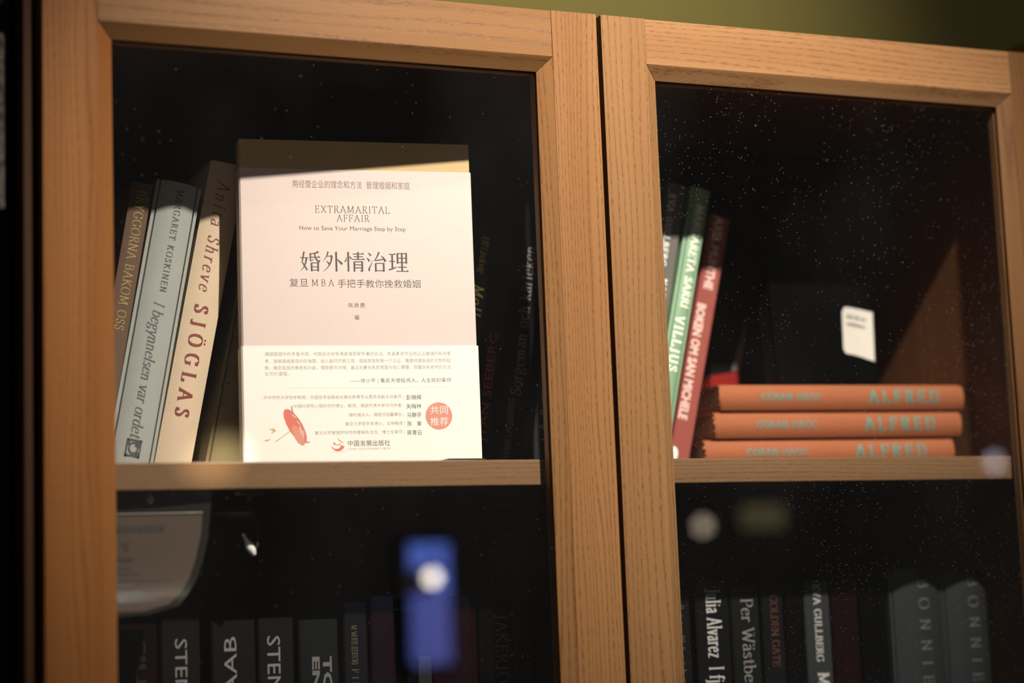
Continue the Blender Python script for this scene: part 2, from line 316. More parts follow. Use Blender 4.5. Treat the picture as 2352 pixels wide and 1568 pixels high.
# strokes of the five big title characters, thick uprights and thin level strokes: (w0, w1, points)
H_, V_ = .040, .088
def bx(x0, x1, y0, y1, mids=(), w=V_): return [(w, w, [(x0, y1), (x0, y0)]), (w, w, [(x1, y1 + .03), (x1, y0)]), (H_, H_, [(x0, y1), (x1, y1)]), (H_, H_, [(x0, y0 + .06), (x1, y0 + .06)])] + [(H_, H_, [(x0, m), (x1, m)]) for m in mids]
def tri(x, y): return (.11, .01, [(x - .035, y + .03), (x + .03, y - .015)])
TITLE = [
 [(.09, .05, [(.19, .97), (.13, .66), (.09, .46)]), (.05, .08, [(.09, .46), (.2, .28), (.33, .06)]), (.10, .015, [(.31, .68), (.25, .38), (.15, .18), (.0, .02)]), (H_, H_, [(.0, .67), (.4, .67)]),
  (.10, .03, [(.9, .97), (.74, .9), (.52, .87)]), (V_, .06, [(.5, .9), (.5, .52)]), (.04, .03, [(.5, .5), (.66, .6)]), (H_, H_, [(.5, .7), (.98, .7)]), tri(.93, .71), (.06, .09, [(.7, .9), (.76, .66), (.84, .54), (.96, .47)]), (.03, .02, [(.96, .47), (.975, .6)])] + bx(.55, .87, 0, .42, (.22,)),
 [(.09, .01, [(.28, .98), (.2, .75), (.03, .5)]), (H_, H_, [(.22, .76), (.48, .76)]), tri(.45, .77), (.10, .012, [(.47, .78), (.4, .45), (.25, .2), (.02, .0)]), (.02, .10, [(.18, .52), (.27, .44), (.34, .35)]), (.095, .09, [(.68, .98), (.68, .0)]), (.02, .12, [(.7, .62), (.82, .52), (.97, .36)])],
 [(.02, .09, [(.1, .72), (.06, .55), (.01, .5)]), (V_, V_, [(.18, .98), (.18, .0)]), (.02, .10, [(.24, .78), (.33, .64)]), (H_, H_, [(.42, .88), (.97, .88)]), tri(.92, .89), (H_, H_, [(.45, .75), (.92, .75)]), (H_, H_, [(.36, .61), (1.0, .61)]), tri(.95, .62), (.09, .08, [(.67, .98), (.67, .61)]),
  (V_, V_, [(.48, .5), (.48, .0)]), (H_, H_, [(.48, .49), (.87, .49)]), (V_, V_, [(.87, .52), (.87, .02)]), (.07, .02, [(.87, .0), (.77, .06)]), (H_, H_, [(.48, .34), (.87, .34)]), (H_, H_, [(.48, .19), (.87, .19)])],
 [(.02, .11, [(.08, .95), (.16, .88), (.21, .8)]), (.02, .11, [(.0, .68), (.08, .62), (.14, .53)]), (.09, .07, [(.12, .04), (.12, .2)]), (.07, .012, [(.14, .2), (.22, .36), (.3, .58)]), (.10, .03, [(.63, .98), (.53, .76), (.4, .57)]), (.06, .045, [(.39, .565), (.65, .59), (.9, .64)]), (.02, .12, [(.74, .8), (.84, .7), (.95, .52)])] + bx(.45, .85, 0, .42),
 [(H_, H_, [(.02, .88), (.37, .88)]), tri(.33, .89), (H_, H_, [(.04, .53), (.34, .53)]), (.07, .05, [(.0, .1), (.2, .16), (.39, .24)]), (V_, V_, [(.19, .88), (.19, .15)])] + bx(.46, .9, .42, .93, (.69,)) + [(V_, V_, [(.68, .93), (.68, .05)]), (H_, H_, [(.46, .24), (.91, .24)]), (H_, H_, [(.38, .03), (1.0, .03)]), tri(.96, .04)]]
def set_title(length, cap):
    v, f = [], []; n = len(TITLE); step = (length - cap) / (n - 1)
    for i, st in enumerate(TITLE):
        for w0, w1, P in st:
            if len(P) > 2: P = catmull(P, 4)
            m = len(P); L = []; R = []
            for k, p in enumerate(P):
                a, b = P[max(k - 1, 0)], P[min(k + 1, m - 1)]; d = math.hypot(b[0] - a[0], b[1] - a[1]) or 1
                nx, ny = -(b[1] - a[1]) / d, (b[0] - a[0]) / d; w = (w0 + (w1 - w0) * k / (m - 1)) / 2
                L.append((p[0] + nx * w, p[1] + ny * w)); R.append((p[0] - nx * w, p[1] - ny * w))
            for k in range(m - 1):
                b = len(v); v += [(i * step + x * cap, y * cap) for x, y in (L[k], L[k + 1], R[k + 1], R[k])]; f.append((b, b + 1, b + 2, b + 3))
    return v, f
def typeset(txt, font, length, cap):
    if font in STY: return set_serif(txt, font, length, cap)
    return set_sans(txt, length, cap, {'sans': 0.0, 'sansb': 0.025, 'bb': 0.035, 'thin': -0.006}.get(font, 0.0))

# ---------------------------------------------------------------- the room
FLOOR_M = plain('dark_floor', (0.10, 0.075, 0.055), 0.5)
fl = structure(MB().box(-3, 5, -6, 0.36, -0.05, 0).build('floor', FLOOR_M))
WALL_M = plain('olive_wall_paint', (0.30, 0.275, 0.095), 0.75, 0.2, var=0.04)
structure(MB().box(-3, 5, 0.30, 0.36, 0, 3.0).build('wall_back', WALL_M))
structure(MB().box(-3, 5, -3.1, 0.36, 3.0, 3.05).build('ceiling', plain('dark_ceiling', (0.16, 0.14, 0.11), 0.8)))
BLACK = plain('matt_black_board', (0.006, 0.006, 0.006), 0.8, 0.15)
structure(MB().box(-0.75, -0.0150, 0.045, 0.30, 0, 2.6).build('wall_left', BLACK))

# ---------------------------------------------------------------- the bookcase
Wd_, GAP = 0.397, 0.0036
SI, IN, HR, HI = 0.0359, 0.0461, 0.0346, 0.0447      # frame flat width, opening edge, rail flat height, opening top
BOT = -1.99
case = empty('bookcase', 'brown ash bookcase with two framed glass doors filled with books', 'bookcase', (0, 0, TOP))
MB().box(0.0, 0.018, 0.0225, 0.29, BOT, -0.002).build('side_panel', WOOD_B, case, bevel=0.0008)
MB().box(0.7796, 0.7976, 0.0225, 0.29, BOT, -0.002).build('side_panel', WOOD_B, case, bevel=0.0008)
MB().box(0.018, 0.7796, 0.0225, 0.29, -0.020, -0.002).build('top_panel', WOOD_B, case, bevel=0.0008)
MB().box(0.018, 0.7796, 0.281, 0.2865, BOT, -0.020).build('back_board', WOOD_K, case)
SHELF_Z = -0.3227
for z in (SHELF_Z, -0.680, -1.03, -1.38, -1.73):
    MB().box(0.0186, 0.779, 0.0245, 0.2805, z - 0.0182, z).build('shelf', WOOD_S, case, bevel=0.0009)
MB().box(0.018, 0.7796, 0.035, 0.29, BOT, BOT + 0.06).build('plinth', WOOD_B, case)
plug = MB().lathe([(0.009, 0), (0.0095, 0.001), (0.009, 0.003), (0.006, 0.0035), (0.0055, 0.0028)], 24).build('screw_cap', plain('brown_plastic_cap', (0.20, 0.10, 0.06), 0.35, 0.5), case, smooth=True, loc=(0.66, 0.2805, -0.105))
plug.rotation_euler = (math.pi / 2, 0, 0)
def door(x0, woods, glass, name='door'):
    d = bpy.data.objects.new(name, None); COL.objects.link(d); d.parent = case; d.location = (x0, 0, 0); d.empty_display_size = 0.02
    k = (HI - HR) / (IN - SI); zb = BOT + 0.03
    def stile(flip, mat):
        X = (lambda a: Wd_ - a) if flip else (lambda a: a)
        m = MB()
        m.prism([(0, 0), (SI, 0), (SI, 0.020), (0, 0.020)], lambda a, b: zb, lambda a, b: 0.0, lambda a, b, t: (X(a), b, t))
        bv = [(SI, 0.0004), (IN, 0.0078), (IN, 0.0086), (0.0430, 0.0086), (0.0400, 0.0096), (0.0400, 0.0127), (IN, 0.0127), (IN, 0.0200), (SI, 0.0200)]
        m.prism(bv, lambda a, b: zb + HR + (a - SI) * k, lambda a, b: -HR - (a - SI) * k, lambda a, b, t: (X(a), b, t))
        return m.build('stile', mat, d, bevel=0.0021)
    def rail(bottom, mat):
        Z = (lambda a: zb + a) if bottom else (lambda a: -a)
        m = MB()
        m.prism([(0.0003, 0.0003), (HR, 0.0003), (HR, 0.020), (0.0003, 0.020)], lambda a, b: SI + 0.0001, lambda a, b: Wd_ - SI - 0.0001, lambda a, b, t: (t, b, Z(a)))
        bv = [(HR, 0.0005), (HI, 0.0078), (HI, 0.0086), (HI - 0.003, 0.0086), (HI - 0.006, 0.0096), (HI - 0.006, 0.0127), (HI, 0.0127), (HI, 0.0200), (HR, 0.0200)]
        m.prism(bv, lambda a, b: SI + (a - HR) / k, lambda a, b: Wd_ - SI - (a - HR) / k, lambda a, b, t: (t, b, Z(a)))
        return m.build('rail', mat, d, bevel=0.0021)
    stile(False, woods[0]); stile(True, woods[1]); rail(False, woods[2]); rail(True, woods[2])
    MB().box(0.0405, Wd_ - 0.0405, 0.0098, 0.0125, zb + 0.0405, -0.0390).build('glass_pane', glass, d)
    return d
WOOD_VL = wood('ash_wood_upright_lowlight', 'z', (0.245, 0.106, 0.032), (0.168, 0.060, 0.015), WP, off=(6, 2, 9), pore=0.6, rings=240.0)  # same ash; the low light on this stile is put into its colour
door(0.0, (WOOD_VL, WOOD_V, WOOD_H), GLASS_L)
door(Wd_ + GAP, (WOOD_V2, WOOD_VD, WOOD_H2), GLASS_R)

# ---------------------------------------------------------------- books
def book(label, x, y, z, lean, t, h, cover, texts=(), depth=0.14, bulge=0.0025, soft=False, square=False, setback=0.0, group='books behind the glass doors', ink=None, yaw=0.0, rot=None, name='book', extra=None):
    """a standing book: origin under the middle of its spine, spine looking at -y"""
    root = empty(name, label, 'book', (x, y, TOP + z), (0, lean, yaw) if rot is None else rot, group)
    if soft:
        r = min(0.0012, t * .2); o = [(-t / 2, depth), (-t / 2, r), (-t / 2 + r, 0), (t / 2 - r, 0), (t / 2, r), (t / 2, depth)]
        w = 0.0006; i = [(t / 2 - w, depth), (t / 2 - w, 0.002), (-t / 2 + w, 0.002), (-t / 2 + w, depth)]
        prof = o + i; ys = lambda u: 0.0
    else:
        b = 0.0024; ts = t / 2 - ((0.0013 if setback else 0.0001) if square else 0.0034); n = 12
        arc = [(-ts + 2 * ts * k / n, -bulge * (1 - (-1 + 2 * k / n) ** 2)) for k in range(n + 1)]
        lft = [(-t / 2, depth), (-t / 2, setback + 0.0008)] + ([(-t / 2 + 0.0008, setback), (-t / 2 + 0.0012, setback)] if setback else [] if square else [(-t / 2 + 0.0022, 0.0004), (-t / 2 + 0.0027, 0.003)])
        prof = lft + arc + [(-a, c) for a, c in lft[::-1]]
        prof += [(t / 2 - b, depth), (t / 2 - b, 0.0075), (0, 0.0060), (-t / 2 + b, 0.0075), (-t / 2 + b, depth)]
        ys = lambda u: -bulge * max(0.0, 1 - (u / ts) ** 2)
    MB().prism(prof, lambda a, c: 0.0, lambda a, c: h, lambda a, c, k: (a, c, k)).build('cover', cover, root)
    e = 0.0007 if soft else 0.003
    MB().box(-t / 2 + (0.0007 if soft else 0.0026), t / 2 - (0.0007 if soft else 0.0026), 0.0078, depth - e, e, h - e).build('page_block', PAGES, root)
    for s, font, way, x0, z0, length, cap, im in texts:
        v, f = typeset(s, font, length, cap)
        if not v: continue
        bm = bmesh.new(); vs = [bm.verts.new((a, b, 0)) for a, b in v]; st_ = font in STY
        for i, q in enumerate(f):
            try:
                fc = bm.faces.new([vs[k] for k in q])
                if st_:                      # overlapping pen strokes lie a hair apart
                    for w in fc.verts: w.co.z = 4e-6 * (i % 36)
            except ValueError: pass
        if not soft:
            for k in range(1, 6):
                g = bm.verts[:] + bm.edges[:] + bm.faces[:]
                bmesh.ops.bisect_plane(bm, geom=g, dist=1e-7, plane_co=(0, cap * (k / 6), 0), plane_no=(0, 1, 0))
        for p in bm.verts:
            a, b = p.co.x, p.co.y - cap / 2
            if way == 'd': u, zz = x0 + b, z0 - a
            else: u, zz = x0 - b, z0 + a
            p.co = (u, ys(u) - 0.00016 - p.co.z, zz)
        me = bpy.data.meshes.new('lettering'); bm.to_mesh(me); bm.free(); me.materials.append(im)
        o = bpy.data.objects.new('lettering', me); COL.objects.link(o); o.parent = root
    return root
def ink(name, col, metal=0.0, rough=0.5):
    m, n, l, p = new_mat(name); p.inputs['Base Color'].default_value = (*col, 1); p.inputs['Roughness'].default_value = rough; p.inputs['Metallic'].default_value = metal; return m
I_GOLD = ink('gold_ink', (0.34, 0.25, 0.09), 0.2); I_BLK = ink('black_ink', (0.045, 0.045, 0.05)); I_MAR = ink('maroon_ink', (0.16, 0.018, 0.016))
I_GREY = ink('grey_ink', (0.060, 0.060, 0.070)); I_WHT = ink('white_ink', (0.78, 0.76, 0.72)); I_PALE = ink('pale_ink', (0.40, 0.38, 0.37)); I_DIM = ink('dim_ink', (0.12, 0.11, 0.11))
I_YEL = ink('yellow_ink', (0.55, 0.50, 0.12)); I_RED = ink('red_ink', (0.24, 0.022, 0.014)); I_TEAL = ink('teal_foil', (0.070, 0.235, 0.195), 0.1, 0.5); I_RUST = ink('rust_ink', (0.085, 0.026, 0.018))
I_LGREEN = ink('pale_green_ink', (0.82, 0.85, 0.72)); I_ROSE = ink('rose_ink', (0.72, 0.50, 0.44)); I_OLV = ink('olive_ink', (0.075, 0.072, 0.035)); I_FAINT = ink('faint_ink', (0.05, 0.045, 0.045)); I_MID = ink('mid_grey_ink', (0.17, 0.16, 0.155)); I_FAINT2 = ink('slip_ink', (0.004, 0.004, 0.006)); I_JET = ink('jet_ink', (0.002, 0.002, 0.002))
M_BROWN = plain('brown_cloth', (0.105, 0.062, 0.040), 0.8, 0.2, 0.25); M_GREY = plain('grey_cloth', (0.28, 0.285, 0.262), 0.8, 0.2, 0.3); M_BEIGE = plain('beige_linen', (0.50, 0.385, 0.27), 0.85, 0.2, 0.35)
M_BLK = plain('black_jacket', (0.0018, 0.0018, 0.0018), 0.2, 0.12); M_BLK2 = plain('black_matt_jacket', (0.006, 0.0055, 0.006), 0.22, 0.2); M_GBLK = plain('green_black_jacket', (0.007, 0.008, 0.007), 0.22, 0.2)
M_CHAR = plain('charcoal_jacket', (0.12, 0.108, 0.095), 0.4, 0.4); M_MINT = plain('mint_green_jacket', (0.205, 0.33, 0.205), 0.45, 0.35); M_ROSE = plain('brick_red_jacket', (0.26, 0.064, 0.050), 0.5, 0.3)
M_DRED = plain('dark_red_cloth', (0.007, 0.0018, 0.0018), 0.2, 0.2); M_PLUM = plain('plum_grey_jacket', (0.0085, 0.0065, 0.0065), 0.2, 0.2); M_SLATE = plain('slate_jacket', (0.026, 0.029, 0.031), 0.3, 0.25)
M_ORANGE = plain('orange_cloth', (0.300, 0.092, 0.037), 0.75, 0.25, 0.4, 0.08)
R3 = lambda items, im: [tuple(i) + (im,) for i in items]
# upper shelf, left door
book('brown cloth book with gold lettering, leaning at the far left end of the upper shelf', 0.0516, .117, -.3216, .1754, .0150, .2093, M_BROWN, R3([('BRYGGORNA BAKOM OSS', 'sl', 'd', 0.0005, 0.2036, 0.1023, 0.0064)], I_GOLD), bulge=.0015, square=True)
gb = book('grey cloth hardback with dark italic title, leaning between brown and beige books', .0759, .117, -.3197, .1874, .0327, .2090, M_GREY, R3([('MARGARET KOSKINEN', 's', 'd', 0.0011, 0.2034, 0.0754, 0.0046)], I_BLK) + R3([('I begynnelsen var ordet', 'si', 'd', 0.0004, 0.1202, 0.098, 0.0078)], I_GREY), bulge=.0035)
lg = MB(); s_ = .0062
for (a0, a1, b0, b1) in ((-1, 1, .78, 1), (-1, 1, -1, -.78), (-1, -.8, -1, 1), (.8, 1, -1, 1), (.15, .8, .2, .8), (-.8, -.5, .3, .8), (.3, .8, -.8, -.35)):
    lg.add([(s_ * .85 * a0, -.0037, .0145 + s_ * b0), (s_ * .85 * a1, -.0037, .0145 + s_ * b0), (s_ * .85 * a1, -.0037, .0145 + s_ * b1), (s_ * .85 * a0, -.0037, .0145 + s_ * b1)], [(0, 1, 2, 3)])
for k in range(18):
    t0, t1 = 2 * math.pi * k / 18, 2 * math.pi * (k + 1) / 18
    lg.add([(s_ * r * math.cos(t) * .8, -.00375, .0145 + s_ * r * math.sin(t)) for r, t in ((.5, t0), (.72, t0), (.72, t1), (.5, t1))], [(0, 1, 2, 3)])
lg.build('publisher_mark', I_BLK, gb)
book('beige linen hardback with maroon lettering, leaning against the grey book', .1075, .123, -.3201, .1984, .0262, .2277, M_BEIGE, R3([('Anita Shreve', 'si', 'd', -0.001, 0.2134, 0.0823, 0.0088), ('SJÖGLAS', 'sb', 'd', -0.0007, 0.1198, 0.0814, 0.01)], I_MAR), bulge=.0036, square=True)
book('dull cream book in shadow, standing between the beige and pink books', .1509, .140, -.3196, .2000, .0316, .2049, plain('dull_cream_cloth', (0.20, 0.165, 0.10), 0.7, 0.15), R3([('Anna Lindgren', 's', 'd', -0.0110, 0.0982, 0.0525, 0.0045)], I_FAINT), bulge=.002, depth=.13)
# upper shelf, behind and right of the pink book
book('thin black book with yellow lettering, half hidden behind the pink book', .3230, .125, -.3217, .1761, .0135, .2335, M_GBLK, R3([('Ulf Lindevig', 'si', 'd', -0.0002, 0.1821, 0.0291, 0.0055)], I_YEL) + R3([('Moll', 'si', 'd', -0.0007, 0.1431, 0.023, 0.0085)], I_YEL), soft=True)
book('black book with red capitals, beside the black book lettered in yellow', .3419, .125, -.3216, .1650, .0136, .1760, M_BLK, R3([('JYAN SEEBERG', 'thin', 'u', -0.0012, 0.0204, 0.0848, 0.0070)], I_RED), soft=True)
book('black book with grey serif title reading upwards, just left of the middle stile', .3675, .125, -.3214, .1500, .0178, .2080, M_BLK2, R3([('HANS LAGERBERG', 's', 'u', -0.0045, 0.0078, 0.0457, 0.0046), ('Sorgeman och kärleken', 's', 'u', -0.0022, 0.0566, 0.1176, 0.0090)], I_MID), soft=True)
book('dark blue-black book with grey capitals, mostly hidden behind the middle stile', .3942, .125, -.3213, .1500, .0192, .1986, M_SLATE, R3([('ARTA', 's', 'u', -0.0030, 0.0289, 0.0384, 0.0065)], I_PALE), soft=True)
# upper shelf, right door
book('charcoal book with white capitals, leaning left of the mint green book', .4725, .120, -.3209, .2100, .0165, .2315, M_CHAR, R3([('EVA GULLBERG', 'sb', 'd', -0.0034, 0.2222, 0.0596, 0.0056), ('NATTENS LJUS', 'sb', 'd', -0.0002, 0.1521, 0.057, 0.0056)], I_WHT), soft=True)
book('mint green book with white lettering, leaning between charcoal and red books', .4890, .120, -.3208, .2313, .0168, .2299, M_MINT, R3([('MARGARETA SARRI', 'sb', 'd', 0.0015, 0.2157, 0.0861, 0.0070), ('VILLJUS', 'sb', 'd', 0.0000, 0.1219, 0.045, 0.0082)], I_LGREEN), bulge=.001)
rd = book('brick red book with pale bold title, leaning against the mint green book', .5212, .145, -.3206, .2420, .0176, .2131, M_ROSE, R3([('AXEL MUNTHE', 'bb', 'd', -0.0006, 0.2125, 0.0626, 0.0078), ('BOKEN OM SAN MICHELE', 'bb', 'd', -0.0035, 0.1367, 0.0974, 0.0078)], I_ROSE), soft=True)
MB().add([(-.0066 + .0042 * math.cos(2 * math.pi * k / 16), -.0004, .0095 + .0065 * math.sin(2 * math.pi * k / 16)) for k in range(16)], [tuple(range(16))]).build('publisher_mark', I_WHT, rd)
bm_ = book('dark paperback with a grey streak and red foot, behind the orange stack', .5979, .228, -.3201, .1922, .0270, .2236, M_PLUM, soft=True, depth=.048)
mk = MB(); mk.prism([(-.0137, .04), (-.0137, -.0003), (.0137, -.0003), (.0137, .04), (.01355, .04), (.01355, -.0001), (-.01355, -.0001), (-.01355, .04)], lambda a, b: .006, lambda a, b: .0885 + .35 * a, lambda a, b, t: (a, b, t)); mk.build('foot_panel', plain('scarlet_panel', (0.22, 0.012, 0.010), 0.4), bm_)
mk = MB(); mk.add([(.0050, -.0004, .0915), (.0134, -.0004, .0945), (.0134, -.0004, .150), (.0110, -.0004, .122)], [(0, 1, 2, 3)]); mk.build('grey_streak', plain('silver_grey_print', (0.16, 0.14, 0.13), 0.4), bm_)

# ---------------------------------------------------------------- three orange books lying in a pile
def lying(label, xl, yl, xr, yr, ztop, tilt=0.0):
    L = math.hypot(xr - xl, yr - yl); yaw = math.atan2(yr - yl, xr - xl); t = .0222
    m = Matrix.Rotation(yaw, 4, 'Z') @ Matrix.Rotation(tilt, 4, 'Y') @ Matrix.Rotation(-math.pi / 2, 4, 'Y')
    # lying: the head of the spine points to -x, so the origin (foot) is at the right end
    o = book(label, 0, 0, 0, 0, t, L, M_ORANGE, R3([('GÖRAN HÄGG', 'sb', 'd', .0005, L - .0345, .0535, .0058), ('ALFRED', 'sb', 'd', 0.0005, L - .1325, .0655, .0108)], I_TEAL), depth=.098, bulge=.0032, square=True, setback=.0048, group='orange books lying in a pile', rot=m.to_euler())
    o.location = (xr, yr, TOP + ztop - t / 2)
    # worn, frayed cloth at the head of the spine
    me = o.children[0].data
    fr = MB(); r = random.Random(len(label))
    n = 16
    for k in range(n):
        a0 = -.0092 + .0184 * k / n; a1 = -.0092 + .0184 * (k + 1) / n; d = .0008 + .0028 * r.random() * (1 if 2 < k < 14 else .4)
        y0 = -.0032 * (1 - (a0 / .0098) ** 2) - .0001; y1 = -.0032 * (1 - (a1 / .0098) ** 2) - .0001
        fr.add([(a0, y0, L - .0005), (a1, y1, L - .0005), (a1, y1 + .0004, L + d), (a0, y0 + .0004, L + d)], [(0, 1, 2, 3)])
    fr.build('frayed_spine_end', M_ORANGE, o)
    return o
lying('topmost of three orange cloth books lying in a pile', .5524, .125, .7742, .112, -.2555, 0.0)
lying('middle one of three orange cloth books lying in a pile', .5454, .123, .7688, .110, -.2779, -.0015)
lying('lowest of three orange cloth books lying in a pile', .5362, .125, .7605, .111, -.3003, 0.0)

# ---------------------------------------------------------------- black book with the price sticker
bb = empty('book', 'black paperback standing face out with white price sticker, propped on the orange pile', 'book', (.5945, .1465, TOP - .2553), (-0.08, 0, 0.0), 'books behind the glass doors')
MB().box(.024, .122, 0, .0008, 0, .165).build('cover', M_BLK, bb)
MB().box(.0245, .121, .0008, .020, .001, .164).build('page_block', plain('black_stained_edges', (.006, .006, .006), .6, .1), bb)
MB().box(.024, .122, .020, .0208, 0, .165).build('cover', M_BLK, bb)
st = MB(); n = 14; wS, hS = .0275, .0405; sx0, sz0 = .0915, .0298
def edge(k):                      # rounded left corners, right end curling away from the cover
    a = k / n; x = a * wS; c = .0042
    ins = c - math.sqrt(max(0, c * c - (c - x) ** 2)) if x < c else 0
    return x, ins, -.0004 - .0065 * max(0, a - .45) ** 2 * 2.2
for k in range(n):
    x0, i0, y0 = edge(k); x1, i1, y1 = edge(k + 1); d0 = .0075 * (x0 / wS) ** 2; d1 = .0075 * (x1 / wS) ** 2
    st.add([(sx0 + x0, y0, sz0 + i0 - d0), (sx0 + x1, y1, sz0 + i1 - d1), (sx0 + x1, y1, sz0 + hS - i1 - d1 * .7), (sx0 + x0, y0, sz0 + hS - i0 - d0 * .7)], [(0, 1, 2, 3)])
stk = st.build('price_sticker', plain('white_sticker_paper', (0.55, 0.51, 0.46), 0.6), bb); stk['label'] = 'white price sticker with barcode'
bc = MB(); r = random.Random(3)
for k in range(15):
    a = .16 + k * .048
    if r.random() < .85:
        x0, _, y0 = edge(a * n); x1, _, y1 = edge((a + .014 + .02 * r.random()) * n); d0 = .0075 * (x0 / wS) ** 2 * .8
        bc.add([(sx0 + x0, y0 - .0003, sz0 + .0308 - d0), (sx0 + x1, y1 - .0003, sz0 + .0308 - d0), (sx0 + x1, y1 - .0003, sz0 + .0340 - d0), (sx0 + x0, y0 - .0003, sz0 + .0340 - d0)], [(0, 1, 2, 3)])
    x0, _, y0 = edge(a * n); x1, _, y1 = edge((a + .03) * n); d0 = .0075 * (x0 / wS) ** 2 * .8
    if k < 13: bc.add([(sx0 + x0, y0 - .0003, sz0 + .0246 - d0), (sx0 + x1, y1 - .0003, sz0 + .0246 - d0), (sx0 + x1, y1 - .0003, sz0 + .0269 - d0), (sx0 + x0, y0 - .0003, sz0 + .0269 - d0)], [(0, 1, 2, 3)])
bco = bc.build('barcode', I_JET, stk)
for o in (stk, bco):              # stuck on a little askew
    for p in o.data.vertices: p.co.x += .075 * (p.co.z - sz0 - .02)

# ---------------------------------------------------------------- the pink book
PW, PH, PT = .1722, .2378, .020
pk = empty('book', 'pink book with cream belly band standing face out on the upper shelf', 'book', (.15177, .092, TOP + SHELF_Z), (0, 0, -.12668), 'books behind the glass doors')
M_TAN = plain('tan_board_cover', (0.48, 0.345, 0.175), 0.7, 0.2); M_PINK = plain('pink_jacket_paper', (0.58, 0.468, 0.435), 0.5, 0.2, var=0.02); M_CREAM = plain('cream_band_paper', (0.72, 0.68, 0.63), 0.5, 0.2, var=0.02)
def wrap(x0, x1, y0, y1, z0, z1, w=.0005, r=.0012):
    """a sheet folded round spine (x0) and both boards, open at the fore-edge"""
    o = [(x1, y0), (x0 + r, y0), (x0, y0 + r), (x0, y1 - r), (x0 + r, y1), (x1, y1)]
    i = [(x1, y1 - w), (x0 + r, y1 - w), (x0 + w, y1 - r), (x0 + w, y0 + r), (x0 + r, y0 + w), (x1, y0 + w)]
    return MB().prism(o + i, lambda a, b: z0, lambda a, b: z1, lambda a, b, t: (a, b, t))
wrap(.0008, .1708, .0006, PT - .0006, 0, PH, .0012).build('cover', M_TAN, pk)
MB().box(.002, .1695, .0020, PT - .0020, .0003, PH - .0015).build('page_block', PAGES, pk)
jk = wrap(.0003, .1716, .0002, PT - .0002, .0006, .2166).build('dust_jacket', M_PINK, pk)
ob = wrap(-.0003, .1727, -.0003, PT + .0003, .0004, .0872).build('belly_band', M_CREAM, pk)
K_ = ink('jacket_ink', (0.055, 0.04, 0.042)); K2 = ink('jacket_ink_soft', (0.12, 0.085, 0.082)); K3 = ink('band_ink_pale', (0.30, 0.245, 0.205)); K4 = ink('band_ink', (0.075, 0.072, 0.06))
CORAL = ink('coral_ink', (0.56, 0.135, 0.10)); CORAL2 = ink('coral_ink_pale', (0.57, 0.22, 0.165)); OCHRE = ink('ochre_ink', (0.47, 0.30, 0.10)); CRM = ink('cream_ink', (0.72, 0.67, 0.60)); TWIG = ink('twig_ink', (0.36, 0.22, 0.16)); DOTK = ink('dotted_rule_ink', (0.57, 0.42, 0.33))
def on_front(parent, name, v, f, mat, x0, z0, y=.00012, slope=0.0):
    return obj(name, [(x0 + a, y, z0 + b - slope * a) for a, b in v], f, mat, parent)
def line(parent, txt, font, b, mat, name='lettering', y=.00012, slope=.0):
    x0, x1, zc, cap = b
    v, f = set_title(x1 - x0, cap) if font == 'title' else typeset(txt, font, x1 - x0, cap)
    o = on_front(parent, name, v, f, mat, x0, zc - cap / 2, y, slope)
    if font in STY or font == 'title':
        for i, p in enumerate(o.data.polygons):
            for k in p.vertices: o.data.vertices[k].co.y -= 2e-6 * (i % 24)
    return o
line(jk, '用经营企业的理念和方法  管理婚姻和家庭', 'thin', (.0386, .1253, .2056, .0056), K2)
line(jk, 'EXTRAMARITAL', 'sl', (.0549, .1097, .1872, .0051), K_)
line(jk, 'AFFAIR', 'sl', (.0707, .0944, .1808, .0049), K_)
line(jk, 'How to Save Your Marriage Step by Step', 'thin', (.0432, .1213, .1734, .0033), K_)
line(jk, '', 'title', (.0433, .1225, .1489, .0147), K_, 'title_lettering')
line(jk, '复旦', 'thin', (.0351, .0487, .1332, .0060), K_); line(jk, 'MBA', 'sl', (.0512, .0672, .1332, .0048), K_)
line(jk, '手把手教你挽救婚姻', 'thin', (.0700, .1311, .1328, .0060), K_)
line(jk, '朱身勇', 'thin', (.0770, .0894, .1169, .0036), K2); line(jk, '著', 'thin', (.0815, .0853, .1080, .0034), K2)
YB = -.00037
for txt, b in (('婚姻家庭中的矛盾冲突，中国自古就有清官难断家务事的说法。朱身勇老师运用企业管理的系统思', (.0163, .1518, .0815, .0030)), ('考，破解婚姻家庭中的难题，给人豁然开朗之感。婚姻家庭就像一个企业，需要梳理各自的优势和短', (.0162, .1516, .0764, .0030)),
               ('板，确定各自的角色和功能，摆脱是非对错，直达夫妻关系的底层与核心需要。我看好朱老师的方法', (.0160, .1514, .0716, .0030)), ('论与价值观。', (.0160, .0331, .0674, .0030))):
    line(ob, txt, 'thin', b, K3, y=YB)
line(ob, '——徐小平 | 著名天使投资人、人生规划导师', 'thin', (.0771, .1514, .0619, .0037), K4, y=YB)
for txt, b, nm, c in (('华中师范大学性学教授、中国性学会副会长兼性教育专业委员会副主任委员 |', (.0147, .1158, .0502, .0031), '彭晓辉', (.1178, .1290, .0497, .0036)), ('中国科学院心理研究所博士、教授、美国丹佛大学访问学者 |', (.0359, .1157, .0439, .0031), '关梅林', (.1176, .1288, .0433, .0036)),
                      ('褚时健夫人、褚橙庄园董事长 |', (.0755, .1158, .0373, .0031), '马静芬', (.1180, .1286, .0370, .0036)), ('复旦大学哲学系博士、女神教授 |', (.0728, .1161, .0309, .0031), '陈　果', (.1182, .1284, .0306, .0036)),
                      ('复旦大学管理学院市场营销系主任、博士生导师 |', (.0507, .1157, .0247, .0031), '蒋青云', (.1176, .1285, .0242, .0036))):
    line(ob, txt, 'thin', b, K3, y=YB); line(ob, nm, 'cjk', c, K4, y=YB)
dt = MB()
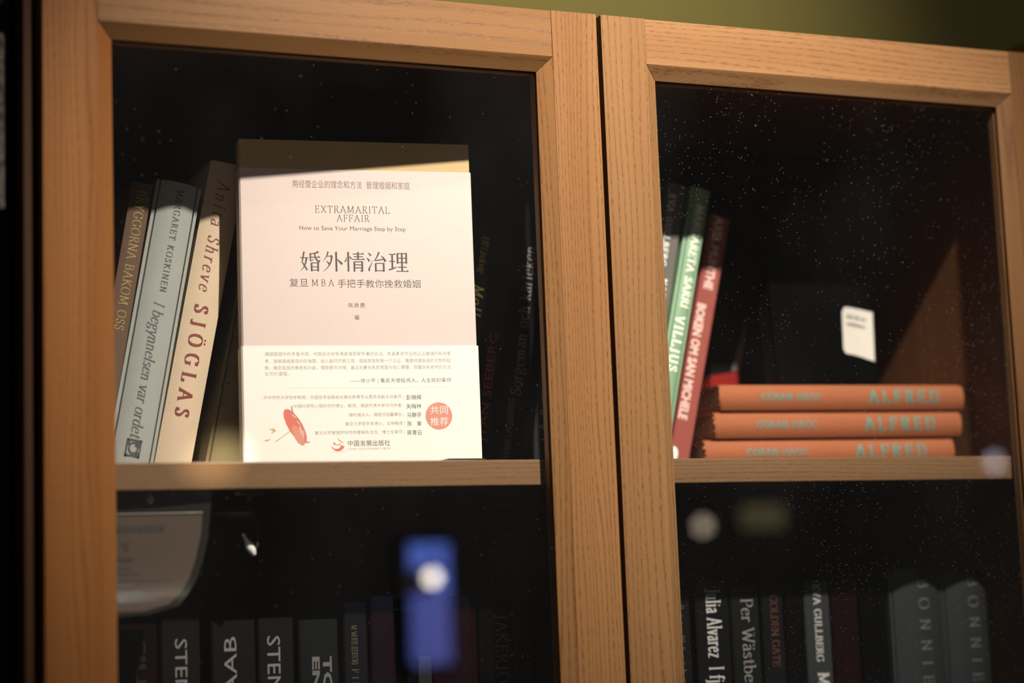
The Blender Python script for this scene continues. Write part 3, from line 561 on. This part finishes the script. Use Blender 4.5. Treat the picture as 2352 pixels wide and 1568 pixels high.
for k in range(96):
    x = .0318 + k * (.1509 - .0318) / 95; dt.add([(x, YB, .0567), (x + .0006, YB, .0567), (x + .0006, YB, .0570), (x, YB, .0570)], [(0, 1, 2, 3)])
dt.build('dotted_rule', DOTK, ob)
def disc(cx, cz, rx, rz, y, n=40, rot=0.0):
    c, s = math.cos(rot), math.sin(rot)
    return [(cx + rx * math.cos(t) * c - rz * math.sin(t) * s, y, cz + rx * math.cos(t) * s + rz * math.sin(t) * c) for t in (2 * math.pi * k / n for k in range(n))], [tuple(range(n))]
bg = MB().add(*disc(.1415, .0360, .0099, .0099, YB)).build('round_badge', CORAL2, ob)
line(ob, '共同', 'cjk', (.1352, .1482, .0402, .0060), CRM, 'badge_lettering', YB - .00009); line(ob, '推荐', 'cjk', (.1350, .1483, .0320, .0060), CRM, 'badge_lettering', YB - .00009)
line(ob, '中国发展出版社', 'cjk', (.0743, .1050, .0171, .0042), K4, y=YB); line(ob, 'CHINA DEVELOPMENT PRESS', 's', (.0742, .1049, .0131, .0013), K3, y=YB)
# publisher's mark: bowl with a disc above, and a thin ground line
pm = MB(); n = 16; cx, cz = .0671, .0168
for k in range(n):
    t0, t1 = math.radians(190 + 150 * k / n), math.radians(190 + 150 * (k + 1) / n)
    w0, w1 = .0028 * k / n + .0001, .0028 * (k + 1) / n + .0001
    pm.add([(cx + r * math.cos(t), YB, cz + r * math.sin(t)) for r, t in ((.0050, t0), (.0050, t1), (.0050 - w1, t1), (.0050 - w0, t0))], [(0, 1, 2, 3)])
pm.add(*disc(cx - .0026, cz + .0003, .0008, .0008, YB, 16))
for j, rr in enumerate((.0036, .0026)):
    for k in range(8):
        t0, t1 = math.radians(235 + 95 * k / 8), math.radians(235 + 95 * (k + 1) / 8)
        pm.add([(cx + r * math.cos(t) - .0004, YB, cz + .0026 - .0008 * j + r * math.sin(t)) for r, t in ((rr, t0), (rr, t1), (rr - .0003, t1), (rr - .0003, t0))], [(0, 1, 2, 3)])
for q in (((0.0, .0042), (.0004, .0042), (.0012, .0022), (.0009, .0020)), ((.0008, .0024), (.0042, .0006), (.0042, .0010), (.0012, .0028))):
    pm.add([(cx + a, YB, cz + b) for a, b in q], [(0, 1, 2, 3)])
pm.build('publisher_mark', CORAL, ob)
gr = MB()
for k in range(10):
    a0, a1 = -.0052 + .0104 * k / 10, -.0052 + .0104 * (k + 1) / 10; z = lambda a: .0107 + .0010 * (1 - (a / .0052) ** 2)
    gr.add([(cx + a0, YB, z(a0)), (cx + a1, YB, z(a1)), (cx + a1, YB, z(a1) + .0003 * (1 - abs(a1) / .0053)), (cx + a0, YB, z(a0) + .0003 * (1 - abs(a0) / .0053))], [(0, 1, 2, 3)])
gr.build('mark_ground_line', K3, ob)
# painted print: a red paper umbrella lying tilted, with two small birds
um, uf = disc(.0368, .0300, .0138, .0050, YB, 36, math.radians(-60)); um = [(x, y, z) for x, y, z in um]
uo = MB().add(um, uf).build('umbrella_print', CORAL, ob); uo['label'] = 'printed red paper umbrella'
uh = MB(); v, f = disc(.0390, .0232, .0078, .0030, YB - .00005, 24, math.radians(-62)); uh.add(v, f); uh.build('umbrella_fade', CORAL2, ob)
u2 = MB()
for cx_, cz_, rx_, rz_, a_ in ((.0410, .0262, .0042, .0009, -75), (.0426, .0240, .0030, .0006, -88), (.0362, .0370, .0022, .0006, -40), (.0392, .0322, .0020, .0005, -55)):
    v, f = disc(cx_, cz_, rx_, rz_, YB - .00009, 16, math.radians(a_)); u2.add(v, f)
u2.build('umbrella_highlight', ink('umbrella_pale', (0.58, 0.37, 0.28)), ob)
u3 = MB(); v, f = disc(.0426, .0184, .0046, .0008, YB, 20, 0); u3.add(v, f); u3.build('umbrella_ground_shade', CORAL2, ob)
u4 = MB()
for (xa, za, xb, zb2, w) in ((.0226, .0191, .0330, .0263, .0003), (.0345, .0442, .0352, .0400, .0009), (.0352, .0400, .0368, .0378, .0006), (.0398, .0345, .0404, .0330, .0007)):
    d = math.hypot(xb - xa, zb2 - za); nx, nz = -(zb2 - za) / d * w / 2, (xb - xa) / d * w / 2
    u4.add([(xa + nx, YB - .00009, za + nz), (xb + nx, YB - .00009, zb2 + nz), (xb - nx, YB - .00009, zb2 - nz), (xa - nx, YB - .00009, za - nz)], [(0, 1, 2, 3)])
u4.build('umbrella_handle', TWIG, ob)
bi = MB()
for P in (((.0180, .0290), (.0206, .0276), (.0232, .0272), (.0222, .0260), (.0204, .0268)), ((.0209, .0291), (.0222, .0280), (.0218, .0270), (.0210, .0274)), ((.0192, .0248), (.0212, .0262), (.0220, .0258), (.0208, .0252)),
          ((.0148, .0201), (.0162, .0206), (.0178, .0202), (.0166, .0194), (.0150, .0196)), ((.0172, .0200), (.0188, .0216), (.0190, .0212), (.0180, .0196))):
    bi.add([(x, YB, z) for x, z in P], [tuple(range(len(P)))])
bi.build('bird_print', OCHRE, ob)

# thin black card lying at the front of the shelf by the pink book's foot
cd = MB(); cd.box(.2835, .3112, .034, .058, -.3222, -.3208)
cdo = cd.build('card', plain('black_card', (0.012, 0.016, 0.018), 0.4)); cdo.location = (0, 0, TOP)
tag(cdo, 'thin black card lying under the pink book at shelf front', 'card')

# ---------------------------------------------------------------- lower shelf
S2 = -.680
def low(label, x, z, lean, t, h, cover, texts=(), im=I_PALE, **k):
    return book(label, x, .100, z, lean, t, h, cover, R3(texts, im), soft=k.pop('soft', True), **k)
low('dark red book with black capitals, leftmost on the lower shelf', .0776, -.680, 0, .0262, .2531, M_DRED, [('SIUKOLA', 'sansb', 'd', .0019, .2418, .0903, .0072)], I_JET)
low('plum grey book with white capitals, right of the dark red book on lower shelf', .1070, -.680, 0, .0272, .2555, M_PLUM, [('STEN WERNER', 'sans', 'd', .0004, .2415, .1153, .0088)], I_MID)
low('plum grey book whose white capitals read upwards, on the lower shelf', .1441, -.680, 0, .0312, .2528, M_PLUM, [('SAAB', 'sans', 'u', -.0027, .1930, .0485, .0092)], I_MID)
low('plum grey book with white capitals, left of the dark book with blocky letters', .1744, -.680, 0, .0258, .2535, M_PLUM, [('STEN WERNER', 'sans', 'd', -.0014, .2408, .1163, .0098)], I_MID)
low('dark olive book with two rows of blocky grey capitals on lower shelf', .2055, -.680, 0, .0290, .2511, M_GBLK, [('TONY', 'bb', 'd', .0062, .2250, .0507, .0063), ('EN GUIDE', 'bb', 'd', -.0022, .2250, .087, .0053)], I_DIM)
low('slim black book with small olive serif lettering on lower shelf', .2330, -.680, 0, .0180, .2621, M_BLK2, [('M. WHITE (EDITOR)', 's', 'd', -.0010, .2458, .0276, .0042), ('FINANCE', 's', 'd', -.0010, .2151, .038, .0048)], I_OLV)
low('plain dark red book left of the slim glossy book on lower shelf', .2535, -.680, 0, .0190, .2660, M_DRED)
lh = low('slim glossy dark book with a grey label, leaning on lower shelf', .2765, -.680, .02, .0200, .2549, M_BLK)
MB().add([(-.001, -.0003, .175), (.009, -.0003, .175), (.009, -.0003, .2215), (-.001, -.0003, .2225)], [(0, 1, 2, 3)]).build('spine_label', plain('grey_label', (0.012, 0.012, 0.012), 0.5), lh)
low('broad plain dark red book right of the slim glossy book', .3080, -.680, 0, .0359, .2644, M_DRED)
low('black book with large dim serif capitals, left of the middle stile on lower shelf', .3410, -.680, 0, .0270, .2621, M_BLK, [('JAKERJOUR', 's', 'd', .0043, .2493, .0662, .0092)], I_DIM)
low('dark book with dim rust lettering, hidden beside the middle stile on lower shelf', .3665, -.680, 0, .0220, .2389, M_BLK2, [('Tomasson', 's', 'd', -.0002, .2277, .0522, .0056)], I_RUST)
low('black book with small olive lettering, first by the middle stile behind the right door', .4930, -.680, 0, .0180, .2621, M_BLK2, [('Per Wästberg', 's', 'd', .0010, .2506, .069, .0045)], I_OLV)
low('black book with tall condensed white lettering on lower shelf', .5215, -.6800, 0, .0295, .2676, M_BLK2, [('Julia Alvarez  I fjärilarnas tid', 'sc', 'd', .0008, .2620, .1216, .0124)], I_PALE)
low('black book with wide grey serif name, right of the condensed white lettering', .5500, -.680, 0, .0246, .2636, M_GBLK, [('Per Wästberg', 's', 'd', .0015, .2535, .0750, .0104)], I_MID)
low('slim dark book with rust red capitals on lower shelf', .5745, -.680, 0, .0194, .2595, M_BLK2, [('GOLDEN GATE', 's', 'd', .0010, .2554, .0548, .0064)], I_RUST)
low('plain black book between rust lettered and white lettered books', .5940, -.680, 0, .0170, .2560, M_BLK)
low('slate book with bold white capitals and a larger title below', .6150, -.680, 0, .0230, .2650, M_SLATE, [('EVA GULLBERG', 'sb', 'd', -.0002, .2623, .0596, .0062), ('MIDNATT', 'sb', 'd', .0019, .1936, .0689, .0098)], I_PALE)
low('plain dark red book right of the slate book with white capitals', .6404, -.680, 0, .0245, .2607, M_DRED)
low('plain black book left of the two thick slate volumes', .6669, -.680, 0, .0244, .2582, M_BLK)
for x, t, h, lb_ in ((.7075, .0497, .2726, 'thick slate volume with spaced silver capitals, left one of the pair'), (.7553, .0450, .2692, 'thick slate volume with spaced silver capitals, right one at the bookcase end')):
    low(lb_, x, -.680, 0, t, h, M_SLATE, [('BONNIERS', 's', 'd', .0035, .2635, .1120, .0102)], I_DIM, soft=False, bulge=.006, group='pair of thick slate volumes')

# ---------------------------------------------------------------- things hanging under the upper shelf
def sleeve():
    m, n, l, p = new_mat('clear_plastic_film'); out = n['Material Output']; n.remove(p)
    tr = n.new('ShaderNodeBsdfTransparent'); gl = n.new('ShaderNodeBsdfGlossy'); gl.inputs['Roughness'].default_value = .15
    df = n.new('ShaderNodeBsdfDiffuse'); df.inputs[0].default_value = (.14, .115, .10, 1)
    a = n.new('ShaderNodeMixShader'); a.inputs[0].default_value = .35; l.new(gl.outputs[0], a.inputs[2]); l.new(df.outputs[0], a.inputs[1])
    b = n.new('ShaderNodeMixShader'); b.inputs[0].default_value = .17; l.new(tr.outputs[0], b.inputs[1]); l.new(a.outputs[0], b.inputs[2])
    l.new(b.outputs[0], out.inputs[0]); return m
FILM = sleeve()
tg = empty('hanging_tag', 'clear plastic sleeve with a printed paper hanging under the upper shelf at left', 'tag', (0.0724, .036, TOP - .3409))
def sheet(w0, rows, y):
    """a hanging sheet, its right side tapering and its lower end curling forward"""
    v, f = [], []; n = 10
    for z, xl, xr, yy in rows:
        for k in range(n + 1):
            a = k / n; v.append((xl + (xr - xl) * a, y + yy - .004 * a * a, z))
    for i in range(len(rows) - 1):
        for k in range(n): f.append((i * (n + 1) + k, i * (n + 1) + k + 1, (i + 1) * (n + 1) + k + 1, (i + 1) * (n + 1) + k))
    return v, f
v, f = sheet(0, [(-.0005, -.046, .0420, 0), (-.0140, -.046, .0405, 0), (-.030, -.046, .0388, -.001), (-.045, -.046, .0350, -.002), (-.058, -.046, .0300, -.004), (-.068, -.046, .0230, -.007), (-.0755, -.046, .0160, -.011), (-.080, -.046, -.004, -.015), (-.0815, -.046, -.03, -.017)], 0)
obj('plastic_sleeve', v, f, FILM, tg, smooth=True)
v, f = sheet(0, [(-.0150, -.045, .0355, 0), (-.030, -.045, .0338, -.001), (-.045, -.045, .0300, -.002), (-.058, -.045, .0250, -.004), (-.068, -.045, .0180, -.007), (-.0740, -.045, .0100, -.010), (-.078, -.045, -.008, -.013)], .0012)
ps = obj('paper_slip', v, f, plain('shaded_white_slip', (0.078, 0.052, 0.037), 0.8, 0.1), tg, smooth=True)  # white paper, the weak light on it put into the dark colour
def slip_y(x, z):                 # the front of the paper slip at a point
    zs = (-.015, -.030, -.045, -.058, -.068, -.074, -.078); yy = (0, -.001, -.002, -.004, -.007, -.010, -.013); xr = (.0355, .0338, .0300, .0250, .0180, .0100, -.008)
    k = max(i for i in range(6) if z <= zs[i] or i == 0); t = (z - zs[k]) / (zs[k + 1] - zs[k])
    a = (x + .045) / (xr[k] + (xr[k + 1] - xr[k]) * t + .045)
    return .0012 + yy[k] + (yy[k + 1] - yy[k]) * t - .004 * a * a - .0004
pl = MB()
for z, x0, x1, w in ((-.0265, -.0205, .0085, .0040), (-.0455, -.0215, -.0105, .0024), (-.0505, -.0215, -.0125, .0016), (-.0540, -.0215, -.0080, .0016), (-.0585, -.0215, .0155, .0018), (-.0618, -.0215, -.0110, .0016), (-.0675, -.0215, -.0060, .0028), (-.0725, -.0215, .0040, .0024)):
    x = x0; r = random.Random(int(-z * 1e5))
    while x < x1:
        ww = w * (.4 + .5 * r.random()); pl.add([(p, slip_y(p, q), q) for p, q in ((x, z), (x + ww, z), (x + ww, z + w), (x, z + w))], [(0, 1, 2, 3)]); x += ww + w * .25
pl.build('printed_lines', I_FAINT2, ps)
v, f = typeset('Y', 'bb', .0062, .0058); obj('lettering', [(-.0182 + a, slip_y(-.0182 + a, -.0390 + b), -.0390 + b) for a, b in v], f, I_FAINT2, ps)
MB().tube([(-.045 + .0805 * k / 8, .0004 - .004 * (k / 8) ** 2, -.0146) for k in range(9)], .00035, 6).build('sleeve_fold', plain('fold_highlight', (0.30, 0.28, 0.26), 0.3, 0.5), tg, smooth=True)  # fold line of the sleeve, its highlight put into the pale colour
MB().tube([(0, .001, .0008), (.001, -.0015, -.003), (.0028, -.0030, -.0062), (.0012, -.0042, -.0078), (-.0012, -.0036, -.0066), (.0002, -.0024, -.0045)], .0007, 6).build('knotted_string', plain('pale_string', (0.62, 0.56, 0.44), 0.8), tg, smooth=True)
hk = empty('hook', 'small grey plastic hook under the shelf beside the clear sleeve', 'hook', (.1467, .060, TOP - .3409))
MB().box(-.0095, .0095, -.002, .002, -.0024, 0).build('base', plain('grey_plastic', (0.16, 0.155, 0.15), 0.5), hk, bevel=.0004)
MB().box(-.0014, .0014, -.0012, .0012, -.0065, -.0022).build('peg', plain('grey_plastic_peg', (0.2, 0.19, 0.18), 0.5), hk, bevel=.0003)
th = empty('security_tag', 'small white bottle-shaped tag hanging on a thread under the upper shelf', 'tag', (.1467, .060, TOP - .3474))
MB().tube([(0, 0, 0), (.0062, .0, -.016), (.0050, .0, -.026), (.0030, 0, -.029)], .00022, 6).build('thread', plain('grey_thread', (0.10, 0.10, 0.10), 0.6), th)
bo = MB().lathe([(.0009, 0), (.0016, .0003), (.0019, .0012), (.0028, .003), (.0034, .0060), (.0030, .0085), (.0016, .0115), (.0010, .0140), (.0013, .0152), (.0012, .0166), (.0005, .0170)][::1], 18)
bo = bo.build('tag_body', plain('white_plastic', (0.80, 0.78, 0.74), 0.35, 0.5, emit=None), th, smooth=True, loc=(.0030, 0, -.0365)); bo.rotation_euler = (0, math.radians(-28), 0)
MB().tube([(0.0036, 0, -.0315), (.0052, 0, -.0302), (.0056, 0, -.0275)], .0008, 8).build('tag_arm', plain('white_plastic_arm', (0.75, 0.73, 0.70), 0.35), th, smooth=True)

# ---------------------------------------------------------------- left and right neighbours
fs = MB().box(-.0110, -.0053, .010, .30, 0, TOP).build('filler_strip', plain('dark_stained_wood', (0.042, 0.018, 0.008), 0.6, 0.1), bevel=.001)
tag(fs, 'narrow upright wooden strip beside the left bookcase door', 'wood strip')
pq = empty('wall_plaque', 'rough grey stone plaque on the black partition at the left edge', 'plaque', (-.11, .045, TOP - .105))
pm_, pn, plk, pp = new_mat('rough_stone')
a = noise(pn, plk, mapped(pn, plk, (150, 150, 150)), 1, 4); plk.new(ramp(pn, plk, a, [(.35, (.014, .012, .010)), (.62, (.085, .072, .052))]), pp.inputs['Base Color']); pp.inputs['Roughness'].default_value = .9; bump(pn, plk, pp, a, 1.0, .004)
MB().box(-.085, .0862, -.045, 0, -.0585, .0575).build('slab', pm_, pq, bevel=.002)
MB().box(-.080, .080, -.006, -.0001, -.064, -.0585).build('ledge', BLACK, pq)
bk = MB().box(.8475, .95, .085, .25, 0, TOP + .0405).build('cabinet_side', WOOD_B, bevel=.0015)
tag(bk, 'tall brown wooden cabinet end just right of the bookcase', 'cabinet')

# ---------------------------------------------------------------- the shop behind the viewer, seen mirrored in the glass
cord_m = plain('black_cord', (0.01, 0.01, 0.01), 0.5)
def pendant(label, x, z, r, col, e):
    t = empty('pendant_lamp', label, 'lamp', (x, -2.578, 3.0), group='small pendant lamps across the shop')
    MB().tube([(0, 0, -.0), (0, 0, TOP + z + r + .02 - 3.0)], .002, 8).build('cord', cord_m, t)
    MB().lathe([(.004, 0), (r * .75, -.004), (r * .8, -.018), (r * .6, -.02)], 20, (0, 0, TOP + z + r + .021 - 3.0)).build('cap', cord_m, t)
    MB().lathe([(r * math.sin(math.pi * k / 12) + 1e-4, -r * math.cos(math.pi * k / 12)) for k in range(13)], 20, (0, 0, TOP + z - 3.0)).build('bulb', plain('lamp_bulb', (.8, .8, .8), emit=col, es=e), t, smooth=True)
pendant('small glowing pendant lamp mirrored in the left door glass', 1.202, -.365, .016, (1.0, .86, .74), 34)
pendant('small glowing pendant lamp mirrored at left in the right door glass', 1.851, -.269, .016, (1.0, .80, .60), 8)
pendant('small pale pendant lamp mirrored over the shelf end in the right door', 2.652, -.131, .016, (.84, .86, 1.0), 8)
sg = empty('lit_sign', 'tall blue lit sign on a post mirrored in the left door glass', 'sign', (1.212, -2.66, 0))
MB().lathe([(.16, 0), (.16, .012), (.02, .02)], 32).build('foot', cord_m, sg); MB().tube([(0, 0, .015), (0, 0, TOP - .57)], .012, 12).build('post', cord_m, sg)
MB().box(-.058, .058, -.02, .02, TOP - .58, TOP - .275).build('housing', cord_m, sg)
pn1 = plain('blue_lit_panel', (.1, .15, .5), emit=(.16, .27, 1.0), es=6.5)
MB().box(-.038, .048, .02, .024, TOP - .345, TOP - .292).build('lit_panel', pn1, sg)
MB().box(-.038, .048, .02, .024, TOP - .545, TOP - .395).build('lit_panel', plain('blue_lit_panel_low', (.1, .12, .4), emit=(.20, .25, .90), es=4.2), sg)
MB().box(.014, .048, .02, .024, TOP - .394, TOP - .346).build('lit_panel', pn1, sg)
ys_ = empty('hanging_sign', 'dim yellow lit sign hanging from the ceiling, mirrored under the right shelf', 'sign', (1.997, -2.578, 3.0))
MB().box(-.062, .062, -.012, .012, TOP - .285 - 3.0, TOP - .219 - 3.0).build('housing', cord_m, ys_)
MB().box(-.055, .055, .012, .015, TOP - .278 - 3.0, TOP - .226 - 3.0).build('lit_panel', plain('yellow_lit_panel', (.4, .36, .2), emit=(1.0, .82, .40), es=.75), ys_)
for s in (-.05, .05): MB().tube([(s, 0, 0), (s, 0, TOP - .219 - 3.0)], .0015, 6).build('cord', cord_m, ys_)
